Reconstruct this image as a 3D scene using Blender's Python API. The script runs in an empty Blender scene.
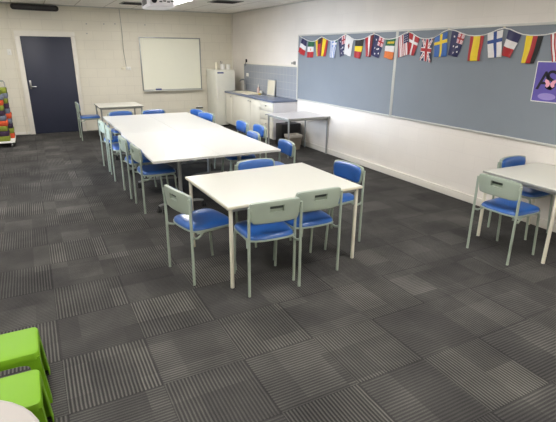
import bpy, bmesh, math, random
from mathutils import Vector, Matrix
random.seed(7)
C = bpy.context.scene.collection
PI = math.pi
XW, YW, ZC = 4.766, 11.627, 2.70          # right wall, back wall, ceiling
XL, YF = -2.60, -2.40                     # left wall, wall behind the photographer

# ------------------------------------------------------------------ materials
def lin(c):
    return tuple(((v/255)/12.92 if v/255 <= .04045 else ((v/255+.055)/1.055)**2.4) for v in c)

def mat(name, rgb, rough=.5, metal=0, noise=.06, nscale=6, bump=0, bscale=80, spec=.5, coat=0):
    m = bpy.data.materials.new(name); m.use_nodes = True
    nt = m.node_tree; N = nt.nodes; L = nt.links
    b = N['Principled BSDF']
    b.inputs['Roughness'].default_value = rough
    b.inputs['Metallic'].default_value = metal
    b.inputs['Specular IOR Level'].default_value = spec
    b.inputs['Coat Weight'].default_value = coat
    c = lin(rgb)
    tc = N.new('ShaderNodeTexCoord')
    nz = N.new('ShaderNodeTexNoise'); nz.inputs['Scale'].default_value = nscale; nz.inputs['Detail'].default_value = 3
    L.new(tc.outputs['Object'], nz.inputs['Vector'])
    mx = N.new('ShaderNodeMix'); mx.data_type = 'RGBA'
    mx.inputs[6].default_value = tuple(v*(1-noise) for v in c)+(1,)
    mx.inputs[7].default_value = tuple(min(1, v*(1+noise)) for v in c)+(1,)
    L.new(nz.outputs['Fac'], mx.inputs[0]); L.new(mx.outputs[2], b.inputs['Base Color'])
    if bump:
        n2 = N.new('ShaderNodeTexNoise'); n2.inputs['Scale'].default_value = bscale
        L.new(tc.outputs['Object'], n2.inputs['Vector'])
        bp = N.new('ShaderNodeBump'); bp.inputs['Strength'].default_value = bump; bp.inputs['Distance'].default_value = .002
        L.new(n2.outputs['Fac'], bp.inputs['Height']); L.new(bp.outputs[0], b.inputs['Normal'])
    return m

def block_wall(name, rgb, axis, strength=.5, joint=.86, stain=.05):
    m = mat(name, rgb, rough=.55, noise=0); nt = m.node_tree; N = nt.nodes; L = nt.links
    b = N['Principled BSDF']
    tc = N.new('ShaderNodeTexCoord'); sp = N.new('ShaderNodeSeparateXYZ'); cb = N.new('ShaderNodeCombineXYZ')
    L.new(tc.outputs['Object'], sp.inputs[0])
    L.new(sp.outputs['X' if axis == 'x' else 'Y'], cb.inputs[0]); L.new(sp.outputs['Z'], cb.inputs[1])
    br = N.new('ShaderNodeTexBrick'); L.new(cb.outputs[0], br.inputs['Vector'])
    br.inputs['Scale'].default_value = 1; br.inputs['Brick Width'].default_value = .40; br.inputs['Row Height'].default_value = .20
    br.inputs['Mortar Size'].default_value = .006; br.inputs['Mortar Smooth'].default_value = .6
    c = lin(rgb)
    br.inputs['Color1'].default_value = c+(1,)
    br.inputs['Color2'].default_value = tuple(v*.975 for v in c)+(1,)
    br.inputs['Mortar'].default_value = tuple(v*joint for v in c)+(1,)
    nz = N.new('ShaderNodeTexNoise'); nz.inputs['Scale'].default_value = 1.6; nz.inputs['Detail'].default_value = 5
    L.new(tc.outputs['Object'], nz.inputs['Vector'])
    cr = N.new('ShaderNodeMapRange'); cr.inputs['From Min'].default_value = .3; cr.inputs['From Max'].default_value = .75
    cr.inputs['To Min'].default_value = 1-stain; cr.inputs['To Max'].default_value = 1+stain*.4
    L.new(nz.outputs['Fac'], cr.inputs['Value'])
    mu = N.new('ShaderNodeVectorMath'); mu.operation = 'SCALE'
    L.new(br.outputs['Color'], mu.inputs[0]); L.new(cr.outputs[0], mu.inputs['Scale'])
    L.new(mu.outputs[0], b.inputs['Base Color'])
    n2 = N.new('ShaderNodeTexNoise'); n2.inputs['Scale'].default_value = 60; L.new(tc.outputs['Object'], n2.inputs['Vector'])
    ad = N.new('ShaderNodeMath'); ad.operation = 'MULTIPLY_ADD'; ad.inputs[1].default_value = -1.0
    L.new(br.outputs['Fac'], ad.inputs[0]); L.new(n2.outputs['Fac'], ad.inputs[2])
    bp = N.new('ShaderNodeBump'); bp.inputs['Strength'].default_value = strength; bp.inputs['Distance'].default_value = .004
    L.new(ad.outputs[0], bp.inputs['Height']); L.new(bp.outputs[0], b.inputs['Normal'])
    return m

def carpet():
    m = bpy.data.materials.new('carpet_tiles'); m.use_nodes = True
    nt = m.node_tree; N = nt.nodes; L = nt.links; b = N['Principled BSDF']
    b.inputs['Roughness'].default_value = .95; b.inputs['Specular IOR Level'].default_value = .15
    def mth(op, a, bb=None, c=None):
        n = N.new('ShaderNodeMath'); n.operation = op
        for i, v in enumerate((a, bb, c)):
            if v is None: continue
            if isinstance(v, (int, float)): n.inputs[i].default_value = v
            else: L.new(v, n.inputs[i])
        return n.outputs[0]
    tc = N.new('ShaderNodeTexCoord'); sp = N.new('ShaderNodeSeparateXYZ'); L.new(tc.outputs['Object'], sp.inputs[0])
    x = mth('ADD', sp.outputs['X'], -.428+20); y = mth('ADD', sp.outputs['Y'], -2.69+20)
    tx = mth('DIVIDE', x, .5); ty = mth('DIVIDE', y, .5)
    ix = mth('FLOOR', tx); iy = mth('FLOOR', ty)
    par = mth('MODULO', mth('ADD', ix, iy), 2)            # 0: ribs along y, 1: ribs along x
    def ribs(c, other, pitch):
        nz = N.new('ShaderNodeTexNoise'); nz.inputs['Scale'].default_value = 9; nz.inputs['Detail'].default_value = 1
        L.new(tc.outputs['Object'], nz.inputs['Vector'])
        return mth('SINE', mth('ADD', mth('MULTIPLY', c, 2*PI/pitch), mth('MULTIPLY', nz.outputs['Fac'], 1.2)))
    rx = ribs(x, y, .5/24); ry = ribs(y, x, .5/24)
    mixr = N.new('ShaderNodeMix'); mixr.data_type = 'FLOAT'
    L.new(par, mixr.inputs[0]); L.new(rx, mixr.inputs[2]); L.new(mth('MULTIPLY', ry, .6), mixr.inputs[3])
    # rib strength differs tile to tile and in square patches of half a tile
    wn = N.new('ShaderNodeTexWhiteNoise'); wn.noise_dimensions = '3D'
    cb = N.new('ShaderNodeCombineXYZ'); L.new(ix, cb.inputs[0]); L.new(iy, cb.inputs[1]); L.new(cb.outputs[0], wn.inputs['Vector'])
    px = mth('FLOOR', mth('ADD', mth('MULTIPLY', tx, 1.9), .4)); py = mth('FLOOR', mth('ADD', mth('MULTIPLY', ty, 1.7), .3))
    cb2 = N.new('ShaderNodeCombineXYZ'); L.new(px, cb2.inputs[0]); L.new(py, cb2.inputs[1]); cb2.inputs[2].default_value = 3
    wn2 = N.new('ShaderNodeTexWhiteNoise'); L.new(cb2.outputs[0], wn2.inputs['Vector'])
    amp = mth('ADD', mth('MULTIPLY', wn.outputs['Value'], .40), mth('ADD', mth('MULTIPLY', wn2.outputs['Value'], .30), .40))
    rib = mth('MULTIPLY', mixr.outputs[0], amp)
    tone = mth('ADD', mth('MULTIPLY', wn.outputs['Value'], .08), mth('MULTIPLY', mth('POWER', wn2.outputs['Value'], 2.5), .14))
    fine = N.new('ShaderNodeTexNoise'); fine.inputs['Scale'].default_value = 320; fine.inputs['Detail'].default_value = 2
    L.new(tc.outputs['Object'], fine.inputs['Vector'])
    wear = N.new('ShaderNodeTexNoise'); wear.inputs['Scale'].default_value = 2.2; wear.inputs['Detail'].default_value = 4
    L.new(tc.outputs['Object'], wear.inputs['Vector'])
    f1 = mth('ADD', mth('MULTIPLY', rib, .27), tone)
    f2 = mth('ADD', f1, mth('MULTIPLY', mth('SUBTRACT', fine.outputs['Fac'], .5), .75))
    f3 = mth('ADD', f2, mth('MULTIPLY', mth('SUBTRACT', wear.outputs['Fac'], .5), .55))
    fac = mth('ADD', f3, .24)
    # thin dark seam between tiles
    ex = mth('ABSOLUTE', mth('SUBTRACT', mth('FRACT', tx), .5)); ey = mth('ABSOLUTE', mth('SUBTRACT', mth('FRACT', ty), .5))
    seam = mth('GREATER_THAN', mth('MAXIMUM', ex, ey), .4935)
    fac = mth('SUBTRACT', fac, mth('MULTIPLY', seam, .15))
    cr = N.new('ShaderNodeValToRGB'); L.new(fac, cr.inputs[0])
    e = cr.color_ramp.elements; e[0].position = 0; e[0].color = lin((37, 36, 37))+(1,)
    e[1].position = 1; e[1].color = lin((128, 126, 119))+(1,)
    mid = e.new(.4); mid.color = lin((73, 72, 70))+(1,)
    L.new(cr.outputs[0], b.inputs['Base Color'])
    bp = N.new('ShaderNodeBump'); bp.inputs['Strength'].default_value = .6; bp.inputs['Distance'].default_value = .003
    L.new(mth('ADD', mth('MULTIPLY', rib, .6), fine.outputs['Fac']), bp.inputs['Height']); L.new(bp.outputs[0], b.inputs['Normal'])
    return m

def grid_mat(name, rgb, line, pitch_u, pitch_v, w, ax, off=(0, 0), rough=.5, noise=.04, bump=0):
    """flat colour with a thin grid of joints; ax = which object axes span the surface"""
    m = mat(name, rgb, rough, noise=noise, nscale=3, bump=bump, bscale=120); nt = m.node_tree; N = nt.nodes; L = nt.links
    b = N['Principled BSDF']; src = b.inputs['Base Color'].links[0].from_socket
    tc = N.new('ShaderNodeTexCoord'); sp = N.new('ShaderNodeSeparateXYZ'); L.new(tc.outputs['Object'], sp.inputs[0])
    def mth(op, a, bb):
        n = N.new('ShaderNodeMath'); n.operation = op
        for i, v in enumerate((a, bb)):
            if isinstance(v, (int, float)): n.inputs[i].default_value = v
            else: L.new(v, n.inputs[i])
        return n.outputs[0]
    def edge(o, pitch, of):
        t = mth('DIVIDE', mth('ADD', sp.outputs[o], 60*pitch-of), pitch)
        d = mth('ABSOLUTE', mth('SUBTRACT', mth('FRACT', t, 0), .5), 0)
        return mth('GREATER_THAN', d, .5-w/2/pitch)
    g = mth('MAXIMUM', edge(ax[0], pitch_u, off[0]), edge(ax[1], pitch_v, off[1]))
    mx = N.new('ShaderNodeMix'); mx.data_type = 'RGBA'; L.new(g, mx.inputs[0]); L.new(src, mx.inputs[6]); mx.inputs[7].default_value = lin(line)+(1,)
    L.new(mx.outputs[2], b.inputs['Base Color'])
    return m

def emis(name, rgb, s):
    m = bpy.data.materials.new(name); m.use_nodes = True
    b = m.node_tree.nodes['Principled BSDF']; b.inputs['Base Color'].default_value = (.8, .8, .8, 1)
    b.inputs['Emission Color'].default_value = lin(rgb)+(1,); b.inputs['Emission Strength'].default_value = s
    return m

M = dict(
    back=block_wall('painted_block_cream', (228, 223, 206), 'x', .3, .88, .06),
    side=block_wall('painted_block_beige', (236, 231, 223), 'y', .15, .96, .05),
    floor=carpet(),
    ceil=grid_mat('ceiling_tiles', (250, 247, 241), (205, 200, 192), .6, 1.2, .022, ('X', 'Y'), (-.11, .35), .8, .05, .4),
    trim=mat('trim_white', (228, 224, 212), .4), skirt=mat('skirting_white', (226, 222, 212), .4),
    door=mat('door_navy', (46, 50, 67), .5, noise=.05), metal=mat('brushed_metal', (170, 170, 168), .3, 1),
    tapm=mat('tap_steel', (160, 162, 164), .3, 1), chrome=mat('chrome', (200, 200, 200), .12, 1),
    sage=mat('sage_green_enamel', (156, 168, 154), .38, noise=.03),
    vinyl=mat('blue_vinyl', (40, 90, 162), .30, noise=.08, nscale=14, bump=.12, bscale=60, coat=.35),
    top=mat('white_laminate', (207, 207, 197), .32, noise=.015, nscale=3),
    topd=mat('light_grey_laminate', (160, 155, 149), .5, noise=.02), topg=mat('pale_grey_laminate', (222, 221, 222), .35, noise=.02),
    edge=mat('cream_edging', (214, 208, 184), .5), rail=mat('grey_rail', (150, 152, 146), .45),
    legw=mat('cream_leg_enamel', (222, 218, 200), .4), legg=mat('silver_grey_leg', (158, 160, 158), .35, .5),
    slot=mat('slot_shade_dark', (62, 70, 66), .7), black=mat('black_plastic', (24, 24, 26), .45), dark=mat('dark_grey_plastic', (58, 58, 60), .5),
    white=mat('white_plastic', (232, 231, 224), .35), cab=mat('white_cabinet', (226, 223, 208), .4),
    cabend=mat('cabinet_end_panel', (226, 224, 226), .4),
    fridge=mat('fridge_enamel', (226, 226, 214), .3), bench=mat('blue_grey_worktop', (112, 122, 144), .25, noise=.12, nscale=90),
    tiles=grid_mat('grey_wall_tiles', (152, 158, 166), (178, 180, 180), .145, .145, .006, ('Y', 'Z'), (0, .03), .25, .07),
    kick=mat('kickboard_dark', (60, 58, 56), .6), sink=mat('cream_sink', (236, 230, 208), .2),
    pin=mat('grey_pinboard_felt', (134, 142, 150), .85, noise=.05, nscale=3, bump=.3, bscale=300),
    alu=mat('pale_aluminium_trim', (206, 206, 200), .4, .2), wb=mat('whiteboard_surface', (240, 240, 222), .16, noise=.01),
    green=mat('lime_plastic', (110, 158, 26), .5, noise=.02, spec=.3), cream=mat('off_white', (228, 222, 200), .5),
    bin=mat('beige_bin', (132, 122, 108), .5), liner=mat('bin_liner', (196, 190, 178), .45),
    soap=mat('soap_pale_pink', (226, 196, 186), .4), cord=mat('white_cord', (240, 240, 236), .7), pole=mat('projector_white', (222, 220, 224), .4),
    panel=emis('troffer_diffuser', (255, 251, 248), 30), lens=mat('lens_glass', (20, 22, 30), .05),
    blue=mat('label_blue', (60, 74, 130), .5), pink=mat('soft_pink', (236, 170, 186), .6), yellow=mat('sponge_yellow', (226, 200, 96), .8),
    purple=mat('poster_purple', (100, 88, 172), .35, noise=.25, nscale=5), glow=mat('poster_pale_lilac', (156, 142, 206), .35, noise=.1),
    ink=mat('poster_black_ink', (22, 20, 36), .5),
    fab_g=mat('olive_green_fabric', (124, 134, 48), .9, noise=.12, nscale=30, bump=.4), fab_o=mat('orange_fabric', (204, 82, 44), .9, noise=.12, nscale=30, bump=.4),
    fab_s=mat('slate_grey_fabric', (104, 110, 124), .9, noise=.12, nscale=30, bump=.4), fab_p=mat('plum_fabric', (58, 40, 62), .9, noise=.12, nscale=30, bump=.4),
)
FC = {'w': (232, 230, 228), 'r': (178, 34, 40), 'n': (34, 36, 84), 'b': (46, 96, 170), 'y': (238, 208, 36), 'k': (26, 28, 28), 'g': (24, 98, 60),
      'o': (226, 122, 48), 'p': (222, 160, 168), 'l': (132, 156, 204), 'd': (122, 26, 30), 'm': (30, 70, 140)}
FM = {k: mat('flag_cloth_'+n, FC[k], .45, noise=.08, nscale=20) for k, n in
      {'w': 'white', 'r': 'red', 'n': 'navy', 'b': 'sky_blue', 'y': 'yellow', 'k': 'black', 'g': 'green', 'o': 'orange', 'p': 'faded_pink', 'l': 'pale_blue', 'd': 'dark_red', 'm': 'royal_blue'}.items()}

# ------------------------------------------------------------------ helpers
class MB:
    def __init__(s): s.bm = bmesh.new()
    def box(s, c, d, bev=0, rz=0, rx=0, seg=2, M4=None):
        b = bmesh.new(); bmesh.ops.create_cube(b, size=1)
        bmesh.ops.scale(b, vec=d, verts=b.verts)
        if bev: bmesh.ops.bevel(b, geom=b.edges[:], offset=bev, segments=seg, profile=.5, affect='EDGES')
        mt = Matrix.Translation(c) @ Matrix.Rotation(rz, 4, 'Z') @ Matrix.Rotation(rx, 4, 'X')
        b.transform(mt if M4 is None else M4 @ mt)
        return s.add(b)
    def span(s, a, b_, bev=0):
        return s.box([(a[i]+b_[i])/2 for i in range(3)], [abs(b_[i]-a[i]) for i in range(3)], bev)
    def add(s, b):
        me = bpy.data.meshes.new('t'); b.to_mesh(me); b.free(); s.bm.from_mesh(me); bpy.data.meshes.remove(me); return s
    def tube(s, pts, r, n=10, cap=True):
        pts = [Vector(p) for p in pts]; b = bmesh.new(); rings = []
        up = None
        for i, p in enumerate(pts):
            t = (pts[min(i+1, len(pts)-1)]-pts[max(i-1, 0)]).normalized()
            if up is None: up = t.orthogonal().normalized()
            up = (up - t*up.dot(t)).normalized(); sd = t.cross(up)
            rr = r[i] if isinstance(r, (list, tuple)) else r
            rings.append([b.verts.new(p+(up*math.cos(2*PI*k/n)+sd*math.sin(2*PI*k/n))*rr) for k in range(n)])
        for a, c in zip(rings, rings[1:]):
            for k in range(n): b.faces.new((a[k], a[(k+1) % n], c[(k+1) % n], c[k]))
        if cap: b.faces.new(rings[0][::-1]); b.faces.new(rings[-1])
        return s.add(b)
    def lathe(s, prof, c=(0, 0, 0), n=24, close=True):
        b = bmesh.new(); rings = []
        for r, z in prof: rings.append([b.verts.new((c[0]+r*math.cos(2*PI*k/n), c[1]+r*math.sin(2*PI*k/n), c[2]+z)) for k in range(n)])
        for a, d in zip(rings, rings[1:]):
            for k in range(n): b.faces.new((a[k], a[(k+1) % n], d[(k+1) % n], d[k]))
        if close: b.faces.new(rings[0][::-1]); b.faces.new(rings[-1])
        return s.add(b)
    def slab(s, f, nu, nv, th, M4=None):
        """closed slab; f(u,v)->point, th(u,v)->thickness vector, u,v in 0..1"""
        b = bmesh.new(); A = []; B = []
        for i in range(nu+1):
            ra = []; rb = []
            for j in range(nv+1):
                u, v = i/nu, j/nv; p = Vector(f(u, v)); ra.append(b.verts.new(p)); rb.append(b.verts.new(p+Vector(th(u, v))))
            A.append(ra); B.append(rb)
        for i in range(nu):
            for j in range(nv):
                b.faces.new((A[i][j], A[i+1][j], A[i+1][j+1], A[i][j+1])); b.faces.new((B[i][j], B[i][j+1], B[i+1][j+1], B[i+1][j]))
        for i in range(nu):
            b.faces.new((A[i][0], B[i][0], B[i+1][0], A[i+1][0])); b.faces.new((A[i][nv], A[i+1][nv], B[i+1][nv], B[i][nv]))
        for j in range(nv):
            b.faces.new((A[0][j], A[0][j+1], B[0][j+1], B[0][j])); b.faces.new((A[nu][j], B[nu][j], B[nu][j+1], A[nu][j+1]))
        bmesh.ops.recalc_face_normals(b, faces=b.faces)
        if M4: b.transform(M4)
        return s.add(b)
    def prism(s, poly, z0, z1, bev=0, M4=None):
        b = bmesh.new(); f = b.faces.new([b.verts.new((x, y, z0)) for x, y in poly])
        r = bmesh.ops.extrude_face_region(b, geom=[f]); bmesh.ops.translate(b, vec=(0, 0, z1-z0), verts=[v for v in r['geom'] if isinstance(v, bmesh.types.BMVert)])
        bmesh.ops.recalc_face_normals(b, faces=b.faces)
        if bev: bmesh.ops.bevel(b, geom=[e for e in b.edges if abs(e.verts[0].co.z-e.verts[1].co.z) < 1e-6], offset=bev, segments=3, affect='EDGES')
        if M4: b.transform(M4)
        return s.add(b)
    def build(s, name, m, parent=None, ang=35):
        me = bpy.data.meshes.new(name); s.bm.to_mesh(me); s.bm.free()
        me.polygons.foreach_set('use_smooth', [True]*len(me.polygons)); me.set_sharp_from_angle(angle=math.radians(ang))
        me.materials.append(m); o = bpy.data.objects.new(name, me); C.objects.link(o)
        if parent: o.parent = parent
        return o

def tag(o, label, cat, group=None, kind=None):
    if label: o['label'] = label
    if cat: o['category'] = cat
    if group: o['group'] = group
    if kind: o['kind'] = kind
    return o
def thing(name, label, cat, loc=(0, 0, 0), rz=0, group=None):
    o = bpy.data.objects.new(name, None); C.objects.link(o); o.location = loc; o.rotation_euler = (0, 0, rz)
    o.empty_display_size = .1
    return tag(o, label, cat, group)
def struct(o, label=None, cat=None): o['kind'] = 'structure'; tag(o, label, cat); return o
def kids(o): return [c for c in bpy.data.objects if c.parent == o]
def dup(root, loc, rz, label=None, cat=None, group=None):
    r = root.copy(); C.objects.link(r); r.location = loc; r.rotation_euler = (0, 0, rz)
    if label: r['label'] = label
    if group: r['group'] = group
    for ch in kids(root):
        c = ch.copy(); C.objects.link(c); c.parent = r
        for g in kids(ch):
            d = g.copy(); C.objects.link(d); d.parent = c
    return r

# ------------------------------------------------------------------ room shell
struct(MB().span((XL-.1, YF-.1, -.1), (XW+.1, YW+.1, 0)).build('floor', M['floor']), 'charcoal carpet tiles laid quarter-turned across the room', 'floor')
struct(MB().span((XL-.1, YF-.1, ZC), (XW+.1, YW+.1, ZC+.1)).build('ceiling', M['ceil']), 'off-white suspended tile ceiling', 'ceiling')
struct(MB().span((XL-.1, YW, 0), (XW+.1, YW+.12, ZC)).build('wall_back', M['back']), 'cream painted block wall with the navy door', 'wall')
struct(MB().span((XW, YF-.1, 0), (XW+.12, YW, ZC)).build('wall_right', M['side']), 'beige painted wall behind the grey pinboards', 'wall')
WY0, WY1, WZ0, WZ1 = 6.2, 8.4, .75, 2.05
b = MB(); b.span((XL-.12, YF-.1, 0), (XL, WY0, ZC)); b.span((XL-.12, WY1, 0), (XL, YW, ZC)); b.span((XL-.12, WY0, 0), (XL, WY1, WZ0)); b.span((XL-.12, WY0, WZ1), (XL, WY1, ZC))
struct(b.build('wall_left', M['side']), 'painted wall out of view on the left', 'wall')
struct(MB().span((XL, YF-.12, 0), (XW, YF, ZC)).build('wall_front', M['back']), 'painted wall behind the viewer', 'wall')
b = MB(); b.span((XW-.016, YF, 0), (XW, 8.19, .095), .004); b.span((XW-.02, YF, .088), (XW, 8.19, .1), .003)
struct(b.build('baseboard_right', M['skirt']), 'white skirting board along the right wall', 'baseboard')
struct(MB().span((XL, YW-.014, 0), (-.14, YW, .06), .004).build('baseboard_back', M['skirt']), 'low painted skirting left of the navy door', 'baseboard')
b = MB(); b.span((XL, YW-.02, ZC-.022), (XW, YW, ZC), .002); b.span((XW-.02, YF, ZC-.022), (XW, YW-.02, ZC), .002)
struct(b.build('trim_1', M['alu']), 'pale angle trim where the ceiling meets the walls', 'trim')
# vertical corner duct and duct left of the door
struct(MB().span((XW-.035, YW-.035, 0), (XW, YW, ZC-.02), .004).build('trim_2', M['trim']), 'thin painted duct up the far right corner', 'trim')
struct(MB().span((-.235, YW-.02, 0), (-.205, YW, ZC-.02), .003).build('trim_3', M['back']), 'thin painted duct left of the navy door', 'trim')

b = MB()
for y in (WY0, (WY0+WY1)/2-.02, WY1-.04): b.span((XL-.09, y, WZ0), (XL-.03, y+.04, WZ1), .003)
b.span((XL-.09, WY0, WZ0), (XL-.03, WY1, WZ0+.04), .003); b.span((XL-.09, WY0, WZ1-.04), (XL-.03, WY1, WZ1), .003)
struct(b.build('window_1', M['alu']), 'daylit window in the left wall, out of view', 'window')
ld = bpy.data.lights.new('daylight', 'AREA'); ld.shape = 'RECTANGLE'; ld.size = WZ1-WZ0; ld.size_y = WY1-WY0; ld.energy = 34; ld.color = (.72, .82, 1.0); ld.spread = math.radians(42)
lo = bpy.data.objects.new('daylight', ld); C.objects.link(lo); lo.location = (XL-.13, (WY0+WY1)/2, (WZ0+WZ1)/2); lo.rotation_euler = (0, -PI/2+.11, 0)

# door
dr = bpy.data.objects.new('door_1', None); C.objects.link(dr); dr.location = (.442, YW, 0)
struct(dr, 'navy blue flush door in a white frame', 'door')
W2 = .493
MB().span((-W2, -.03, .006), (W2, -.002, 2.06), .003).build('door_leaf', M['door'], dr)
b = MB(); b.span((-W2-.10, -.045, 0), (-W2, 0, 2.06), .004); b.span((W2, -.045, 0), (W2+.085, 0, 2.06), .004); b.span((-W2-.10, -.046, 2.0601), (W2+.085, 0, 2.165), .004)
b.build('door_frame', M['trim'], dr)
h = MB().span((-W2+.035, -.04, .98), (-W2+.075, -.028, 1.16), .004).build('handle_plate', M['metal'], dr)
MB().tube([(-W2+.055, -.036, 1.03), (-W2+.055, -.075, 1.03), (-W2+.075, -.085, 1.03), (-W2+.17, -.082, 1.03)], .009).build('lever', M['metal'], h)

# ------------------------------------------------------------------ ceiling lights and vents
def troffer(x0, y0, label):
    t = thing('ceiling_light', label, 'ceiling light', (x0+.3, y0+.6, ZC-.02), 0, 'recessed ceiling light panels')
    b = MB()
    for a, c in (((-.3, -.6, 0), (-.275, .6, .02)), ((.275, -.6, 0), (.3, .6, .02)), ((-.3, -.6, 0), (.3, -.575, .02)), ((-.3, .575, 0), (.3, .6, .02))): b.span(a, c, .002)
    b.build('frame', M['white'], t)
    MB().span((-.275, -.575, .006), (.275, .575, .016)).build('diffuser', M['panel'], t)
    return t
troffer(2.29, 8.75, 'bright white light panel in the ceiling just behind the projector')
for x0 in (-.71, 2.29):
    for y0 in (-2.05, 1.55, 5.15, 8.75):
        if (x0, y0) != (2.29, 8.75): troffer(x0, y0, 'ceiling light panel outside the picture')
def vent(x0, y0, w, d, label):
    t = thing('ceiling_vent', label, 'ceiling vent', (x0+w/2, y0+d/2, ZC-.012), 0, 'dark air vents in the ceiling')
    b = MB(); b.span((-w/2, -d/2, 0), (w/2, -d/2+.03, .012)); b.span((-w/2, d/2-.03, 0), (w/2, d/2, .012)); b.span((-w/2, -d/2, 0), (-w/2+.03, d/2, .012)); b.span((w/2-.03, -d/2, 0), (w/2, d/2, .012))
    b.build('frame', M['rail'], t)
    MB().span((-w/2+.03, -d/2+.03, .009), (w/2-.03, d/2-.03, .0118)).build('backing', M['dark'], t)
    for k in range(5):
        yy = -d/2+.05+(d-.1)*k/4
        MB().box((0, yy, .006), (w-.07, .03, .003), rx=.5).build('slat', M['dark'], t)
vent(1.85, 10.1, .52, .5, 'dark slotted air vent in the ceiling left of the projector')
vent(3.27, 8.72, .55, .52, 'dark slotted air vent in the ceiling right of the light panel')

# projector
t = thing('projector', 'white projector hanging from the ceiling with dark vents on its front', 'projector', (1.56, 6.22, 2.30), math.radians(-5))
b = MB(); b.prism([(-.135, -.29), (.135, -.29), (.165, -.26), (.165, .24), (.135, .29), (-.135, .29), (-.165, .26), (-.165, -.26)], 0, .13, .012)
b.build('body', M['pole'], t)
b = MB()
for k in range(4): b.span((-.03+k*.045, -.293, .045+.008*(k % 2)), (.005+k*.045, -.286, .06+.008*(k % 2)), .001)
b.span((-.13, -.293, .10), (.13, -.286, .118), .001)
b.build('vent_grille', M['dark'], t)
MB().tube([(-.09, -.28, .065), (-.09, -.302, .065)], .032, 20).build('lens', M['lens'], t)
MB().span((-.168, -.2, .03), (-.160, .2, .10), .002).build('side_grille', M['dark'], t)
b = MB(); b.tube([(0, 0, .13), (0, 0, .385)], .02); b.lathe([(.07, .38), (.07, .4)]); b.build('ceiling_mount', M['white'], t)

# ------------------------------------------------------------------ back wall items
b = MB(); b.tube([(-.11, YW-.05, 2.635), (.76, YW-.05, 2.575)], .055, 20)
t = thing('bar_heater', 'long black rounded bar mounted high above the navy door', 'wall heater', (.315, YW-.07, 2.622))
def pill(L, H, D, n=10):
    return [(L/2-H/2+H/2*math.cos(a), H/2*math.sin(a)) for a in [(-PI/2+PI*k/n) for k in range(n+1)]] + [(-L/2+H/2+H/2*math.cos(a), H/2*math.sin(a)) for a in [(PI/2+PI*k/n) for k in range(n+1)]]
RX = Matrix.Rotation(PI/2, 4, 'X')
tilt = Matrix.Rotation(math.radians(.6), 4, 'Y')
MB().prism(pill(.9, .115, .1), -.03, .04, .015, M4=tilt @ RX).build('housing', M['black'], t)
MB().prism(pill(.8, .05, .1), .038, .046, .004, M4=tilt @ RX).build('front_grille', M['dark'], t)
for q in (-.28, .28): MB().span((q-.02, .03, -.02-q*.028), (q+.02, .07, .02-q*.028)).build('bracket', M['dark'], t)

wx0, wx1, wz0, wz1 = 2.41, 3.875, .885, 2.085
t = thing('whiteboard', 'wall-mounted whiteboard with thin aluminium frame and pen tray', 'whiteboard', ((wx0+wx1)/2, YW, wz0))
w, hh = (wx1-wx0)/2, wz1-wz0
MB().span((-w, -.016, 0), (w, -.001, hh)).build('writing_surface', M['wb'], t)
b = MB()
for a, c in (((-w-.012, -.026, -.012), (-w+.012, 0, hh+.012)), ((w-.012, -.026, -.012), (w+.012, 0, hh+.012)), ((-w, -.026, -.012), (w, 0, .012)), ((-w, -.026, hh-.012), (w, 0, hh+.012))): b.span(a, c, .003)
b.build('frame', M['legg'], t)
b = MB(); b.span((-w, -.085, -.028), (w, 0, -.012), .003); b.span((-w, -.09, -.028), (w, -.08, -.002), .002); b.build('pen_tray', M['alu'], t)
tag(MB().span((2.70, YW-.075, wz0-.0115), (2.84, YW-.03, wz0+.035), .005).build('whiteboard_eraser', M['blue']), 'small blue eraser lying on the whiteboard pen tray', 'eraser')

t = thing('power_outlet', 'white double wall socket below the cable left of the whiteboard', 'wall socket', (2.05, YW, 1.36), 0, 'white sockets and switches')
MB().span((0, -.02, 0), (.11, -.001, .07), .004).build('face_plate', M['white'], t)
MB().span((-.1, -.028, .01), (-.015, -.001, .055), .004).build('adaptor', M['cream'], t)
b = MB(); b.span((.02, -.024, .03), (.035, -.018, .05), .001); b.span((.07, -.024, .03), (.085, -.018, .05), .001); b.build('switch', M['alu'], t)
b = MB(); b.tube([(2.02, YW-.008, 2.68), (2.035, YW-.008, 2.2), (2.03, YW-.008, 1.8), (2.06, YW-.008, 1.43)], .006)
tag(b.build('power_cable', M['rail']), 'thin cable running down the back wall from ceiling to socket', 'cable')
t = thing('light_switch', 'small white switch plate on the wall left of the navy door', 'light switch', (-.33, YW, 1.68), 0, 'white sockets and switches')
MB().span((0, -.012, 0), (.075, -.001, .115), .004).build('face_plate', M['white'], t); MB().span((.03, -.018, .045), (.045, -.01, .07), .002).build('rocker', M['alu'], t)
t = thing('power_outlet', 'white socket with dark plug low on the wall beside the fridge', 'wall socket', (3.74, YW, .38), 0, 'white sockets and switches')
MB().span((0, -.014, 0), (.13, -.001, .07), .004).build('face_plate', M['white'], t); MB().span((-.04, -.05, .015), (.14, -.014, .045), .006).build('plug', M['dark'], t)
for k, (x, z, lb) in enumerate([(1.29, 2.34, 'tiny wall hook, farthest left of the row right of the door'), (1.66, 2.35, 'tiny wall hook midway between door and hanging cable'), (1.90, 2.36, 'tiny wall hook just left of the hanging cable'),
                  (2.57, 2.36, 'tiny wall hook above the whiteboard corner'), (1.28, 2.14, 'tiny wall hook below the row right of the door')]):
    b = MB(); b.lathe([(.014, 0), (.014, .006)], n=12); bb = b.bm; bb.transform(Matrix.Translation((x, YW-.001, z)) @ Matrix.Rotation(PI/2, 4, 'X'))
    b.tube([(x, YW-.005, z), (x, YW-.025, z-.004), (x, YW-.028, z+.012)], .004, 6)
    tag(b.build('wall_hook', M['metal']), lb, 'hook', 'small hooks on the back wall')

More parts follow.
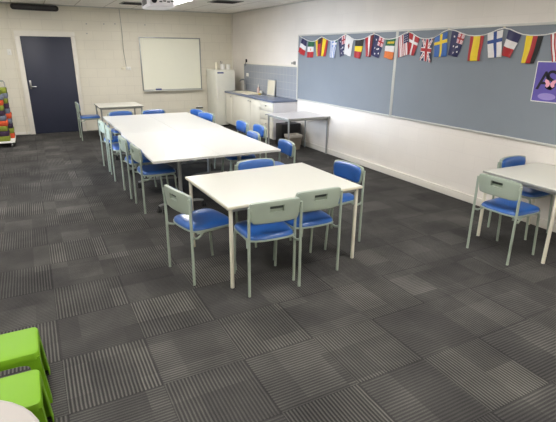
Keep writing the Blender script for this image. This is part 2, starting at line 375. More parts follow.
# ------------------------------------------------------------------ pinboards
def pinboard(y0, y1, label):
    t = thing('pinboard', label, 'pinboard', (XW, (y0+y1)/2, .9), 0, 'grey pinboards on the right wall')
    w = (y1-y0)/2; H = 1.2
    MB().span((-.016, -w+.01, .01), (-.001, w-.01, H-.01)).build('felt_panel', M['pin'], t)
    b = MB()
    for a, c in (((-.024, -w, -.012), (0, -w+.022, H+.012)), ((-.024, w-.022, -.012), (0, w, H+.012)), ((-.024, -w+.022, -.012), (0, w-.022, .012)), ((-.024, -w+.022, H-.014), (0, w-.022, H+.012))): b.span(a, c, .003)
    b.build('frame', M['alu'], t)
pinboard(5.405, 8.235, 'grey felt pinboard nearer the kitchen corner')
pinboard(2.57, 5.40, 'grey felt pinboard with the purple poster on it')

# bunting: cord and flags
cord = [(8.11, 2.07), (7.8, 1.993), (7.588, 1.99), (7.37, 2.056), (7.096, 1.986), (6.884, 1.999), (6.646, 2.078), (6.404, 1.997), (6.146, 2.007), (5.908, 2.07), (5.645, 1.992), (5.408, 2.003), (5.160, 2.074), (4.931, 1.992), (4.697, 1.990), (4.445, 2.082), (4.139, 2.008), (3.896, 2.009), (3.655, 2.072), (3.414, 1.999), (3.165, 1.99), (2.95, 2.04), (2.86, 2.07)]
def cr_spline(P, n=5):
    out = []
    for i in range(len(P)-1):
        p0, p1, p2, p3 = P[max(i-1, 0)], P[i], P[i+1], P[min(i+2, len(P)-1)]
        for k in range(n):
            t = k/n; out.append(tuple(.5*((2*p1[d])+(-p0[d]+p2[d])*t+(2*p0[d]-5*p1[d]+4*p2[d]-p3[d])*t*t+(-p0[d]+3*p1[d]-3*p2[d]+p3[d])*t**3) for d in range(2)))
    out.append(P[-1]); return out
tag(MB().tube([(XW-.0305, y, z) for y, z in cr_spline(cord, 3)], .0058, 6).build('bunting', M['cord']), 'white cord strung in swags along the top of the pinboards', 'bunting')
for k, (y, z) in enumerate([(8.11, 2.075), (7.37, 2.062), (6.646, 2.084), (5.908, 2.076), (5.16, 2.08), (4.445, 2.088), (3.655, 2.078), (2.86, 2.076)]):
    b = MB(); b.tube([(XW-.02, y, z), (XW-.046, y, z)], [.006, .009], 8)
    tag(b.build('drawing_pin', M['cream']), 'drawing pin holding up the flag cord', 'pin', 'drawing pins holding the flag cord')

def stars(u, v, L, r=.07):
    return any(abs(u-a) < r and abs(v-b_) < r*.7 for a, b_ in L)
def aus(u, v):
    if u > .5 and v < .42:
        if abs(u-.75) < .06 or abs(v-.21) < .04: return 'r'
        return 'p' if (int(u*20)+int(v*28)) % 3 else 'w'
    return 'w' if stars(u, v, [(.25, .2), (.3, .62), (.62, .62), (.5, .86), (.78, .78), (.72, .58)], .055) else 'n'
def cross(bg, fg, fim=None, vu=.5, vv=.36, a=.09, c=.065):
    return lambda u, v: fg if abs(u-vu) < a or abs(v-vv) < c else bg
def uk(u, v):
    du, dv = abs(u-.5), abs(v-.5)
    if du < .09 or dv < .06: return 'r'
    if du < .16 or dv < .11: return 'w'
    d = abs(du-dv)
    return 'r' if d < .035 else 'w' if d < .12 else 'n'
def usa(u, v):
    if u > .48 and v < .42: return 'w' if (int(u*20) % 3 == 0 and int(v*28) % 3 == 0) else 'n'
    return 'r' if int(u*11) % 2 == 0 else 'w'
def greece(u, v):
    if v < .38 and u > .35: return 'w' if abs(u-.66) < .07 or abs(v-.19) < .05 else ('g' if u > .8 and v < .1 else 'l')
    return 'w' if int(u*9) % 2 else 'l'
hb = lambda a, b_, c: (lambda u, v: a if v < .34 else b_ if v < .66 else c)
def mexico(u, v): return 'g' if v < .33 else ('o' if (abs(u-.5) < .09 and abs(v-.5) < .06) else 'w') if v < .66 else 'r'
def de1(u, v): return 'y' if u < .33 else ('k' if v < .3 and u > .45 else 'r' if u < .8 else 'd')
def ire(u, v): return ('y' if (abs(v-.19) < .05 and u > .2 and u < .9 and int(u*20) % 3) else 'g') if v < .34 else 'w' if v < .66 else 'o'
flags = [
 ('a', [(8.06, 2.051), (7.89, 1.995), (7.968, 1.726), (8.201, 1.797)], hb('n', 'w', 'r'), 'navy, white and red flag at the left end of the bunting, hanging askew'),
 ('b', [(7.835, 1.985), (7.622, 1.982), (7.657, 1.703), (7.855, 1.7)], mexico, 'green, white and red flag, second from the left end'),
 ('c', [(7.588, 1.99), (7.373, 2.046), (7.4, 1.733), (7.518, 1.723)], de1, 'yellow and dark red flag with black top, third from the left end'),
 ('d', [(7.370, 2.046), (7.16, 1.993), (7.235, 1.726), (7.417, 1.733)], lambda u, v: 'd' if u < .2 else 'y' if u < .72 else 'r', 'yellow flag with red side bands, fourth from the left end'),
 ('e', [(7.096, 1.984), (6.899, 1.997), (6.934, 1.706), (7.105, 1.711)], greece, 'pale blue and white striped flag with a white cross'),
 ('f', [(6.857, 2.02), (6.659, 2.071), (6.657, 1.758), (6.78, 1.725)], aus, 'navy flag with white stars beside the white flag with a red spot'),
 ('g', [(6.631, 2.07), (6.419, 2.005), (6.486, 1.736), (6.659, 1.774)], lambda u, v: 'd' if ((u-.5)/.13)**2+((v-.5)/.13)**2 < 1 else 'w', 'white flag with a single dark red spot'),
 ('h', [(6.377, 1.989), (6.158, 2.0), (6.214, 1.702), (6.389, 1.73)], hb('k', 'y', 'r'), 'flag with black, yellow and red bands stacked downwards'),
 ('i', [(6.121, 2.014), (5.919, 2.06), (5.965, 1.736), (6.065, 1.742)], lambda u, v: 'r' if u < .33 else 'w' if u < .62 else 'd', 'red, white and red flag with upright bands'),
 ('j', [(5.896, 2.067), (5.668, 1.992), (5.758, 1.717), (5.957, 1.772)], aus, 'navy starred flag just left of the green, white and orange flag'),
 ('k', [(5.623, 1.991), (5.412, 2.001), (5.452, 1.701), (5.634, 1.733)], ire, 'green, white and orange flag with bands stacked downwards'),
 ('l', [(5.357, 2.013), (5.173, 2.068), (5.13, 1.78), (5.318, 1.738)], usa, 'red and white striped flag with navy corner near the board joint'),
 ('m', [(5.153, 2.067), (4.95, 1.992), (5.02, 1.762), (5.131, 1.787)], cross('r', 'w'), 'red flag with a white cross'),
 ('n', [(4.893, 1.985), (4.704, 1.982), (4.701, 1.684), (4.897, 1.712)], uk, 'navy flag with layered red and white crosses and diagonals'),
 ('o', [(4.673, 1.999), (4.465, 2.06), (4.439, 1.763), (4.641, 1.754)], cross('b', 'y'), 'blue flag with a yellow cross'),
 ('p', [(4.395, 2.075), (4.184, 2.012), (4.262, 1.759), (4.409, 1.781)], aus, 'navy starred flag between the yellow cross flag and the red-yellow flag'),
 ('q', [(4.109, 2.005), (3.915, 1.995), (3.919, 1.72), (4.101, 1.716)], lambda u, v: 'r' if u < .27 else 'y' if u < .73 else 'r', 'red, yellow and red flag left of the blue cross flag'),
 ('r', [(3.871, 2.015), (3.669, 2.057), (3.638, 1.768), (3.808, 1.755)], cross('w', 'm'), 'white flag with a blue cross'),
 ('s', [(3.606, 2.055), (3.437, 1.999), (3.522, 1.759), (3.642, 1.789)], hb('n', 'w', 'r'), 'navy, white and red flag right of the blue cross flag'),
 ('t', [(3.377, 1.988), (3.185, 1.979), (3.228, 1.709), (3.379, 1.71)], lambda u, v: 'y' if u < .38 else 'r' if u < .72 else 'k', 'yellow, red and black flag with upright bands above the poster'),
 ('u', [(3.114, 1.996), (2.957, 2.035), (2.936, 1.75), (3.035, 1.728)], lambda u, v: 'r' if int(u*8) % 2 == 0 else 'w', 'red and white striped flag at the right end above the poster'),
]
NU, NV = 20, 28
for key, Q, fn, label in flags:
    bm = bmesh.new(); keys = []; G = []; ph = random.random()*6
    for i in range(NU+1):
        row = []
        for j in range(NV+1):
            u, v = i/NU, j/NV
            a = [Q[0][d]*(1-u)+Q[1][d]*u for d in (0, 1)]; c = [Q[3][d]*(1-u)+Q[2][d]*u for d in (0, 1)]
            y = a[0]*(1-v)+c[0]*v; z = a[1]*(1-v)+c[1]*v
            y += .006*math.sin(v*6+ph)*v
            x = XW-.0248-.012*(.3+v)*(1+math.sin(u*8+ph+v*2))*.6
            row.append(bm.verts.new((x, y, z)))
        G.append(row)
    for i in range(NU):
        for j in range(NV):
            f = bm.faces.new((G[i][j], G[i][j+1], G[i+1][j+1], G[i+1][j])); k = fn((i+.5)/NU, (j+.5)/NV)
            if k not in keys: keys.append(k)
            f.material_index = keys.index(k); f.smooth = True
    c0 = Vector((XW-.0248, (Q[0][0]+Q[1][0])/2, (Q[0][1]+Q[1][1])/2))
    bmesh.ops.translate(bm, vec=-c0, verts=bm.verts)
    bmesh.ops.solidify(bm, geom=bm.faces[:], thickness=.0012)
    me = bpy.data.meshes.new('bunting_flag'); bm.to_mesh(me); bm.free()
    for k in keys: me.materials.append(FM[k])
    o = bpy.data.objects.new('bunting_flag', me); o.location = c0; C.objects.link(o)
    tag(o, label, 'flag', 'national flags hanging from the bunting cord')

# poster
t = thing('poster', 'purple poster with black letters A S and a pink butterfly', 'poster', (XW-.018, 3.2, 1.325))
PW, PH = .58, .41
MB().span((-.003, -PW, 0), (0, 0, PH)).build('border', M['white'], t)
MB().span((-.0042, -PW+.01, .10), (-.003, -.01, PH-.01)).build('printed_sheet', M['purple'], t)
MB().span((-.0042, -PW+.01, .01), (-.003, -.01, .10)).build('pale_lower_band', M['purple'], t)
b = MB(); b.prism([(.075*math.cos(a)*1.3, .035*math.sin(a)) for a in [2*PI*k/20 for k in range(20)]], 0, .001)
o = b.build('pale_glow', M['glow'], t); o.rotation_euler = (PI/2, 0, -PI/2); o.location = (-.0045, -.17, .06)
def letter(ch, y, z, size, m, shear=0):
    cu = bpy.data.curves.new('letter', 'FONT'); cu.body = ch; cu.size = size; cu.extrude = .0006; cu.shear = shear; cu.offset = .002
    tmp = bpy.data.objects.new('tmp', cu); C.objects.link(tmp)
    dg = bpy.context.evaluated_depsgraph_get(); me = bpy.data.meshes.new_from_object(tmp.evaluated_get(dg)); bpy.data.objects.remove(tmp)
    me.materials.clear(); me.materials.append(m)
    o = bpy.data.objects.new('letter', me); C.objects.link(o); o.parent = t; o.rotation_euler = (PI/2, 0, -PI/2); o.location = (-.0048, y, z); return o
letter('A', -.035, .13, .26, M['ink']); letter('S', -.125, .135, .27, M['ink'])
b = MB()
for sx in (-1, 1):
    b.prism([(0, 0), (sx*.02, .03), (sx*.055, .045), (sx*.062, .02), (sx*.045, -.002), (sx*.05, -.025), (sx*.03, -.04), (sx*.01, -.025)][::sx], 0, .001)
o = b.build('butterfly', M['pink'], t); o.rotation_euler = (PI/2, 0, -PI/2); o.location = (-.0062, -.185, .19)

# ------------------------------------------------------------------ kitchen
KY0, KY1, KX = 8.26, 10.84, 4.22
t = thing('kitchen_cabinet', 'white base cabinet with three doors and a stack of drawers', 'cabinet', (KX, KY0, 0))
D = XW-KX
MB().span((.02, .0, .1), (D-.002, KY1-KY0, .838), .002).build('body', M['cabend'], t)
MB().span((.06, .02, 0), (D-.002, KY1-KY0-.02, .1)).build('kickboard', M['kick'], t)
def knob(p, loc):
    b = MB(); b.lathe([(.006, 0), (.006, .012), (.013, .018), (.013, .026), (.006, .03)], n=14); b.bm.transform(Matrix.Rotation(-PI/2, 4, 'Y'))
    o = b.build('knob', M['metal'], p); o.location = loc
for (a, c, ky) in ((10.42, 10.83, 10.46), (9.38, 10.41, 9.43), (8.87, 9.37, 9.32)):
    o = MB().span((0, a-KY0+.004, .11), (.018, c-KY0-.004, .83), .004).build('door', M['cab'], t); knob(o, (0, ky-KY0, .77))
for k in range(4):
    z0 = .11+k*.1805
    o = MB().span((0, .012, z0), (.018, 8.86-KY0, z0+.170), .004).build('drawer', M['cab'], t); knob(o, (0, .30, z0+.1))
tag(MB().span((KX-.02, KY0-.02, .84), (XW-.002, KY1+.01, .878), .006).build('worktop', M['bench']), 'speckled blue-grey worktop over the white kitchen cabinet', 'worktop')
t = thing('splashback', 'grey tiled splashback with pale edge trim above the worktop', 'splashback', (XW, KY0, .878))
MB().span((-.012, .0, .001), (-.001, KY1+.06-KY0, .63)).build('tile_panel', M['tiles'], t)
b = MB(); b.span((-.02, -.025, .0), (0, 0, .66), .003); b.span((-.02, 0, .63), (0, KY1+.06-KY0, .665), .003); b.span((-.016, KY1+.06-KY0, .0), (0, KY1+.1-KY0, .665), .003); b.build('edge_trim', M['trim'], t)
# sink
t = thing('kitchen_sink', 'cream inset sink with drainer in the blue-grey worktop', 'sink', (4.50, 10.1, .8785))
b = MB(); b.span((-.21, -.42, -.0005), (.19, -.385, .012), .004); b.span((-.21, .385, -.0005), (.19, .42, .012), .004); b.span((-.21, -.42, -.0005), (-.175, .42, .012), .004); b.span((.155, -.42, -.0005), (.19, .42, .012), .004); b.span((-.175, -.03, 0), (.155, .0, .012), .003)
b.build('rim', M['sink'], t); MB().span((-.18, -.39, .0), (.16, .39, .004)).build('basin', M['sink'], t)
b = MB()
for k in range(6): b.span((-.15+.05*k, -.36, .004), (-.14+.05*k, -.05, .009), .002)
b.build('drainer_rib', M['sink'], t)
t = thing('mixer_tap', 'chrome mixer tap standing behind the cream sink', 'tap', (4.66, 10.62, .8905))
MB().lathe([(.028, 0), (.028, .02), (.018, .03), (.018, .1)]).build('body', M['metal'], t)
MB().tube([(0, 0, .09), (0, 0, .22), (-.02, 0, .25), (-.06, 0, .265), (-.12, -.01, .255), (-.15, -.012, .22)], .015).build('spout', M['tapm'], t)
MB().tube([(.0, .0, .1), (.01, .07, .14)], [.009, .006]).build('lever', M['chrome'], t)
t = thing('soap_bottle', 'small pink-white soap bottle by the splashback', 'bottle', (4.72, 10.0, .879))
MB().lathe([(.028, 0), (.032, .01), (.032, .09), (.014, .12), (.01, .14)]).build('bottle', M['soap'], t); MB().lathe([(.012, .14), (.012, .17), (.004, .175), (.004, .21)]).build('pump', M['white'], t)
t = thing('mug', 'small white cup beside the soap bottle on the worktop', 'cup', (4.67, 9.76, .879))
MB().lathe([(.03, 0), (.036, .07), (.032, .07), (.027, .006)]).build('cup_body', M['white'], t)
tag(MB().span((4.56, 9.60, .8785), (4.60, 9.67, .905), .008).build('sponge', M['yellow']), 'yellow sponge beside the small white cup', 'sponge')
t = thing('leaning_board', 'white framed board leaning against the grey tiles', 'board', (4.675, 9.33, .8825), math.radians(0))
b = MB(); b.box((.035, 0, .165), (.012, .36, .33), .003, M4=Matrix.Rotation(math.radians(5), 4, 'Y')); b.build('panel', M['cream'], t)
b = MB(); R10 = Matrix.Rotation(math.radians(5), 4, 'Y')
for c, d in (((.03, -.175, .165), (.02, .015, .33)), ((.03, .175, .165), (.02, .015, .33)), ((.03, 0, .325), (.02, .36, .012)), ((.03, 0, .006), (.02, .36, .012))): b.box(c, d, .002, M4=R10)
b.build('frame', M['alu'], t)
t = thing('power_outlet', 'white socket plate on the grey tiles above the tap', 'wall socket', (XW-.012, 10.62, 1.22), 0, 'white sockets and switches')
MB().span((-.012, 0, 0), (0, .12, .075), .003).build('face_plate', M['white'], t); MB().span((-.018, .04, .03), (-.01, .055, .05), .002).build('switch', M['alu'], t)
b = MB(); b.span((XW-.03, 10.72, 1.55), (XW-.001, 10.77, 1.62), .006); b.tube([(XW-.02, 10.745, 1.56), (XW-.05, 10.745, 1.50), (XW-.03, 10.745, 1.47)], .006)
tag(b.build('wall_hook', M['black']), 'black hook on the wall above the end of the tiles', 'hook')
b = MB(); b.span((XW-.03, 8.34, 1.555), (XW-.001, 8.40, 1.62), .006); b.span((XW-.02, 8.46, 1.56), (XW-.001, 8.5, 1.60), .006)
tag(b.build('wall_clip', M['metal']), 'small metal clip above the tiles next to the pinboard', 'clip')

# fridge
t = thing('fridge', 'white upright fridge standing in the far right corner', 'fridge', (4.0, 10.90, 0))
MB().span((0, .03, .03), (.5, .66, 1.37), .008).build('body', M['fridge'], t)
MB().span((0, -.03, .05), (.5, .025, 1.355), .012).build('door', M['fridge'], t)
MB().span((.02, -.05, .7), (.045, -.03, 1.0), .006).build('handle', M['white'], t)
MB().span((.04, -.0315, 1.285), (.2, -.0302, 1.32)).build('badge', M['blue'], t)
b = MB()
for x in (.05, .45):
    for y in (.08, .6): b.lathe([(.02, 0), (.02, .03)], (x, y, 0), 12)
b.build('foot', M['black'], t)
def cup(name, x, y, r0, r1, hgt, label, m):
    t = thing(name, label, 'cup', (x, y, 1.371)); MB().lathe([(r0, 0), (r1, hgt), (r1-.005, hgt), (r0-.005, .006)]).build('cup_body', m, t); return t
cup('plastic_cup', 4.09, 11.05, .03, .038, .17, 'tall cream cup standing at left on the fridge', M['cream'])
t = cup('utensil_pot', 4.24, 11.02, .05, .062, .13, 'white pot holding utensils in the middle of the fridge top', M['white'])
b = MB(); b.tube([(-.02, 0, .02), (-.05, 0, .2)], .007); b.build('utensil', M['dark'], t); b = MB(); b.tube([(.0, .01, .02), (-.01, .01, .19)], .006); b.build('utensil', M['legg'], t)
t = cup('paper_cup', 4.385, 11.03, .045, .055, .12, 'wide white cup standing at right on the fridge', M['white'])

# ------------------------------------------------------------------ chairs
def sq(u, v, a=.12, p=5):
    """square -1..1 to rounded square"""
    return u*(1-a*abs(v)**p), v*(1-a*abs(u)**p)
def make_chair():
    t = thing('dining_chair', 'x', 'chair', (0, 0, 0), 0, 'sage-framed chairs with blue vinyl seats')
    for s in (-1, 1):
        MB().tube([(s*.216, -.205, .001), (s*.216, -.205, .3), (s*.216, -.205, .46), (s*.215, -.207, .60), (s*.213, -.211, .73)], .0115, 12).build('leg', M['sage'], t)
        MB().tube([(s*.192, .215, .001), (s*.188, .185, .40), (s*.186, .172, .425), (s*.184, .12, .434)], .0115, 12).build('leg', M['sage'], t)
    b = MB()                                            # tray and rails under the cushion
    def seatpt(u, v):
        uu, vv = sq(2*u-1, 2*v-1, .11, 5); w = .208+.008*vv
        return (uu*w, .015+vv*.195+.012*(1-uu*uu)*vv, .436)
    b.slab(seatpt, 18, 18, lambda u, v: (0, 0, .014))
    b.tube([(-.186, .12, .43), (-.186, -.14, .43)], .011); b.tube([(.186, .12, .43), (.186, -.14, .43)], .011); b.tube([(-.19, -.10, .427), (.19, -.10, .427)], .01)
    b.build('seat_frame', M['sage'], t)
    def cush(u, v):
        uu, vv = sq(2*u-1, 2*v-1, .11, 5); w = .203+.008*vv
        return (uu*w, .015+vv*.19+.012*(1-uu*uu)*vv, .449)
    def cth(u, v):
        d = (1-abs(2*u-1)**6)*(1-abs(2*v-1)**6); return (0, 0, .012+.028*d**.4)
    MB().slab(cush, 24, 24, cth).build('seat', M['vinyl'], t, 60)
    for s in (-1, 1):                                   # bracket that hooks from rear leg to seat rail
        MB().tube([(s*.219, -.205, .425), (s*.214, -.185, .404), (s*.206, -.15, .394), (s*.196, -.118, .405), (s*.187, -.09, .425)], .010, 10).build('bracket', M['sage'], t)
    # backrest shell with a recessed hand slot, z .565 - .775
    def sh(u, v):
        uu, vv = sq(2*u-1, 2*v-1, .07, 6)
        hw = .210-.018*(1-v)
        z = .590+.086*(vv+1)+.006*(1-uu*uu)
        return Vector((uu*hw, -.202-.012*v-.026*(1-uu*uu), z))
    nu, nv = 28, 18
    bm = bmesh.new(); A = {}
    slot = lambda i, j: 10 <= i <= 17 and 9 <= j <= 13
    for lay in (0, 1):
        for i in range(nu+1):
            for j in range(nv+1):
                p = sh(i/nu, j/nv); e = (1-abs(2*i/nu-1)**8)*(1-abs(2*j/nv-1)**8)
                p.y += (-.004*e**.5 if lay == 0 else .027+.003*e**.5); A[lay, i, j] = bm.verts.new(p)
    rec = {}
    for i in range(nu):
        for j in range(nv):
            bm.faces.new([A[1, a, c] for a, c in ((i, j), (i, j+1), (i+1, j+1), (i+1, j))])
            if slot(i, j):
                for a, c in ((i, j), (i+1, j), (i+1, j+1), (i, j+1)):
                    if (a, c) not in rec: p = A[0, a, c].co.copy(); p.y += .025; rec[a, c] = bm.verts.new(p)
                bm.faces.new([rec[a, c] for a, c in ((i, j), (i+1, j), (i+1, j+1), (i, j+1))])
            else: bm.faces.new([A[0, a, c] for a, c in ((i, j), (i+1, j), (i+1, j+1), (i, j+1))])
    for i in range(10, 18):
        bm.faces.new((A[0, i, 9], A[0, i+1, 9], rec[i+1, 9], rec[i, 9])); bm.faces.new((A[0, i, 14], rec[i, 14], rec[i+1, 14], A[0, i+1, 14]))
    for j in range(9, 14):
        bm.faces.new((A[0, 10, j], rec[10, j], rec[10, j+1], A[0, 10, j+1])); bm.faces.new((A[0, 18, j], A[0, 18, j+1], rec[18, j+1], rec[18, j]))
    for i in range(nu):
        bm.faces.new((A[0, i, 0], A[1, i, 0], A[1, i+1, 0], A[0, i+1, 0])); bm.faces.new((A[0, i, nv], A[0, i+1, nv], A[1, i+1, nv], A[1, i, nv]))
    for j in range(nv):
        bm.faces.new((A[0, 0, j], A[0, 0, j+1], A[1, 0, j+1], A[1, 0, j])); bm.faces.new((A[0, nu, j], A[1, nu, j], A[1, nu, j+1], A[0, nu, j+1]))
    bmesh.ops.recalc_face_normals(bm, faces=bm.faces)
    b = MB(); b.add(bm); b.build('backrest', M['sage'], t, 40)
    def shade_sheet(u, v):
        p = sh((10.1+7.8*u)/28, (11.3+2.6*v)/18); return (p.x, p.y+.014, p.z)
    MB().slab(shade_sheet, 8, 3, lambda u, v: (0, .012, 0)).build('slot_shade', M['slot'], t)  # dark sheet standing in for the shade in the slot's upper half
    def pad(u, v):
        uu, vv = sq(2*u-1, 2*v-1, .10, 5); p = sh(.5+.485*uu, .5+.485*vv); return (p.x, p.y+.0285, p.z)
    MB().slab(pad, 22, 14, lambda u, v: (0, .006+.02*((1-abs(2*u-1)**6)*(1-abs(2*v-1)**6))**.45, 0)).build('back_pad', M['vinyl'], t, 60)
    for s in (-1, 1):
        MB().tube([(s*.213, -.211, .70), (s*.195, -.210, .70)], .008, 8).build('mount', M['sage'], t)
    return t
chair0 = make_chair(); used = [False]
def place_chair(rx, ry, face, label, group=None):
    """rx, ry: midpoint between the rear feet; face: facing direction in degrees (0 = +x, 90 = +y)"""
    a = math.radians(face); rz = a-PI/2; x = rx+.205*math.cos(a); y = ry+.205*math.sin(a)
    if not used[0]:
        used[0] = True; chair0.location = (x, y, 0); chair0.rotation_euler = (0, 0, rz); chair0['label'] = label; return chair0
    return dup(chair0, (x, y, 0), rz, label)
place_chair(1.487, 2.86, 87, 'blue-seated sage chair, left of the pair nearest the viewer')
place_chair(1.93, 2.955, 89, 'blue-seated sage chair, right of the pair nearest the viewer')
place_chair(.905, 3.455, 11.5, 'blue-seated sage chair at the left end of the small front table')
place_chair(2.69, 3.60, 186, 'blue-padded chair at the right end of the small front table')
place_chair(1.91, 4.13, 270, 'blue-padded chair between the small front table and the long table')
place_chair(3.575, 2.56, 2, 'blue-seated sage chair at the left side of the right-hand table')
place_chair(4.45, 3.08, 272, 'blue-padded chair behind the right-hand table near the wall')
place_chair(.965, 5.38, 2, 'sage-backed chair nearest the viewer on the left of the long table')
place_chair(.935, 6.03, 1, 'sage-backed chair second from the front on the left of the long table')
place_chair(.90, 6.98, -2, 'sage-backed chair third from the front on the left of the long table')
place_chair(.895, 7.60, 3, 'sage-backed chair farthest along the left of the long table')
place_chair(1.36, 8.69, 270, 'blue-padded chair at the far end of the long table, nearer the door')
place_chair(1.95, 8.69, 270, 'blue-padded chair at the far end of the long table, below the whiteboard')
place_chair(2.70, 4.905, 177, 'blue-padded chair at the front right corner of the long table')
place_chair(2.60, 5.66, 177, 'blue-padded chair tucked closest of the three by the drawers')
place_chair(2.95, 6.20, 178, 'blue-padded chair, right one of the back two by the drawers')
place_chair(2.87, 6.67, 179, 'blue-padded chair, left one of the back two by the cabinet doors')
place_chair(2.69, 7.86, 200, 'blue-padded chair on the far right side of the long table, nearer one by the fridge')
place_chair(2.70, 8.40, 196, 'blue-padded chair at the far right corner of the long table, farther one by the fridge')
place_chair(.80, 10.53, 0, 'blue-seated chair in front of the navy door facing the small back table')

# ------------------------------------------------------------------ tables
def table(w, d, h, loc, rz, label, topm, edgem, legm, r=.016, rail=.028, square=False, name='table'):
    t = thing(name, label, 'table', loc, rz)
    b = MB(); b.prism([(-w/2, -d/2), (w/2, -d/2), (w/2, d/2), (-w/2, d/2)], h-.024, h, .004); b.build('tabletop', topm, t)
    b = MB()
    for a, c in (((-w/2-.002, -d/2-.002, h-.021), (w/2+.002, -d/2, h-.004)), ((-w/2-.002, d/2, h-.021), (w/2+.002, d/2+.002, h-.004)), ((-w/2-.002, -d/2, h-.021), (-w/2, d/2, h-.004)), ((w/2, -d/2, h-.021), (w/2+.002, d/2, h-.004))): b.span(a, c)
    b.build('edging', edgem, t)
    iw, idp = w/2-.035, d/2-.035
    b = MB(); z0, z1 = h-.024-rail, h-.024
    b.span((-iw, -idp-.011, z0), (iw, -idp+.011, z1), .002); b.span((-iw, idp-.011, z0), (iw, idp+.011, z1), .002); b.span((-iw-.011, -idp, z0), (-iw+.011, idp, z1), .002); b.span((iw-.011, -idp, z0), (iw+.011, idp, z1), .002)
    b.build('frame_rail', M['rail'], t)
    for sx in (-1, 1):
        for sy in (-1, 1):
            b = MB()
            if square: b.box((sx*iw, sy*idp, (h-.024)/2), (2*r, 2*r, h-.026), .003)
            else: b.tube([(sx*iw, sy*idp, .001), (sx*iw, sy*idp, h-.024)], r, 14)
            b.build('leg', legm, t)
    return t
table(1.275, 1.0, .70, (1.800, 3.548, 0), math.radians(1.5), 'cream-white rectangular table nearest the viewer, ringed by four chairs and one behind', M['top'], M['edge'], M['legw'])
table(.86, .80, .70, (4.313, 2.575, 0), math.radians(-1.5), 'white table against the right wall at the edge of the picture', M['top'], M['rail'], M['legw'], name='table')
table(.89, .82, .70, (4.305, 7.42, 0), math.radians(1.5), 'white grey-legged table between the kitchen cabinet and pinboard wall', M['topg'], M['rail'], M['legg'])
table(.88, .86, .70, (1.61, 10.44, 0), 0, 'small grey-legged table against the back wall below the cable', M['top'], M['rail'], M['legg'])

def flip_table():
    t = thing('folding_table', 'x', 'table', (0, 0, 0), 0, 'four white tables on castors pushed together as one long table')
    w, d, h = .758, 1.92, .70
    b = MB(); b.prism([(-w/2+.001, -d/2+.001), (w/2-.001, -d/2+.001), (w/2-.001, d/2-.001), (-w/2+.001, d/2-.001)], h-.025, h, .001); b.build('tabletop', M['topw'], t)
    b = MB(); b.span((-.03, -.80, h-.075), (.03, .80, h-.026), .004)
    for s in (-1, 1): b.span((-.27, s*.575-.02, h-.05), (.27, s*.575+.02, h-.026), .003)
    b.build('underframe', M['rail'], t)
    for s in (-1, 1):
        MB().tube([(0, s*.575, .09), (0, s*.575, h-.07)], .024, 16).build('leg', M['legg'], t)
        f = MB(); f.tube([(-.27, s*.575, .078), (-.2, s*.575, .092), (0, s*.575, .10), (.2, s*.575, .092), (.27, s*.575, .078)], [.012, .016, .02, .016, .012], 10)
        f = f.build('foot', M['legg'], t)
        for q in (-1, 1):
            b = MB()
            for dx in (-.012, .012): b.tube([(q*.27+dx-.007, s*.575-.015, .030), (q*.27+dx+.007, s*.575-.015, .030)], .029, 16)
            b.tube([(q*.27, s*.575-.01, .03), (q*.27, s*.575, .075)], .010, 8); b.build('castor', M['black'], f)
    return t
M['topw'] = mat('bright_white_laminate', (206, 206, 202), .30, noise=.012, nscale=3)
f0 = flip_table(); cx = 1.79; yy = 6.68
for k, (sx, sy, lb) in enumerate([(-1, -1, 'front left quarter of the long white table, on castors'), (1, -1, 'front right quarter of the long white table, on castors'),
                     (-1, 1, 'far left quarter of the long white table, on castors'), (1, 1, 'far right quarter of the long white table, on castors')]):
    loc = (cx+sx*.379+sy*.008, yy+sy*.961, 0)
    if k == 0: f0.location = loc; f0['label'] = lb
    else: dup(f0, loc, 0, lb)

# ------------------------------------------------------------------ under the side table
t = thing('equipment_case', 'black box standing on the floor under the grey-legged side table', 'box', (4.47, 8.07, 0))
MB().span((-.22, -.13, .001), (.22, .13, .45), .015).build('body', M['black'], t)
MB().span((-.19, -.135, .28), (.19, -.129, .42), .003).build('front_panel', M['black'], t)
MB().tube([(-.07, 0, .448), (-.06, 0, .47), (.06, 0, .47), (.07, 0, .448)], .008).build('handle', M['dark'], t)
t = thing('waste_bin', 'beige waste bin with pale liner under the side table', 'bin', (4.38, 7.70, 0))
def rr(w, d, r=.03, n=5):
    P = []
    for qx, qy, a0 in ((1, 1, 0), (-1, 1, PI/2), (-1, -1, PI), (1, -1, 3*PI/2)):
        for k in range(n+1): a = a0+PI/2*k/n; P.append((qx*(w/2-r)+r*math.cos(a), qy*(d/2-r)+r*math.sin(a)))
    return P
def loft(b, secs):
    bm = bmesh.new(); R = [[bm.verts.new((x, y, z)) for x, y in P] for P, z in secs]
    for a, c in zip(R, R[1:]):
        for k in range(len(a)): bm.faces.new((a[k], a[(k+1) % len(a)], c[(k+1) % len(a)], c[k]))
    bm.faces.new(R[0][::-1]); bm.faces.new(R[-1]); bmesh.ops.recalc_face_normals(bm, faces=bm.faces); b.add(bm); return b
loft(MB(), [(rr(.22, .18), .001), (rr(.28, .24), .28), (rr(.265, .225), .28), (rr(.21, .17), .012)]).build('bin_body', M['bin'], t)
loft(MB(), [(rr(.285, .245), .24), (rr(.296, .256), .288), (rr(.26, .22), .292), (rr(.24, .20), .2)]).build('bin_liner', M['liner'], t)

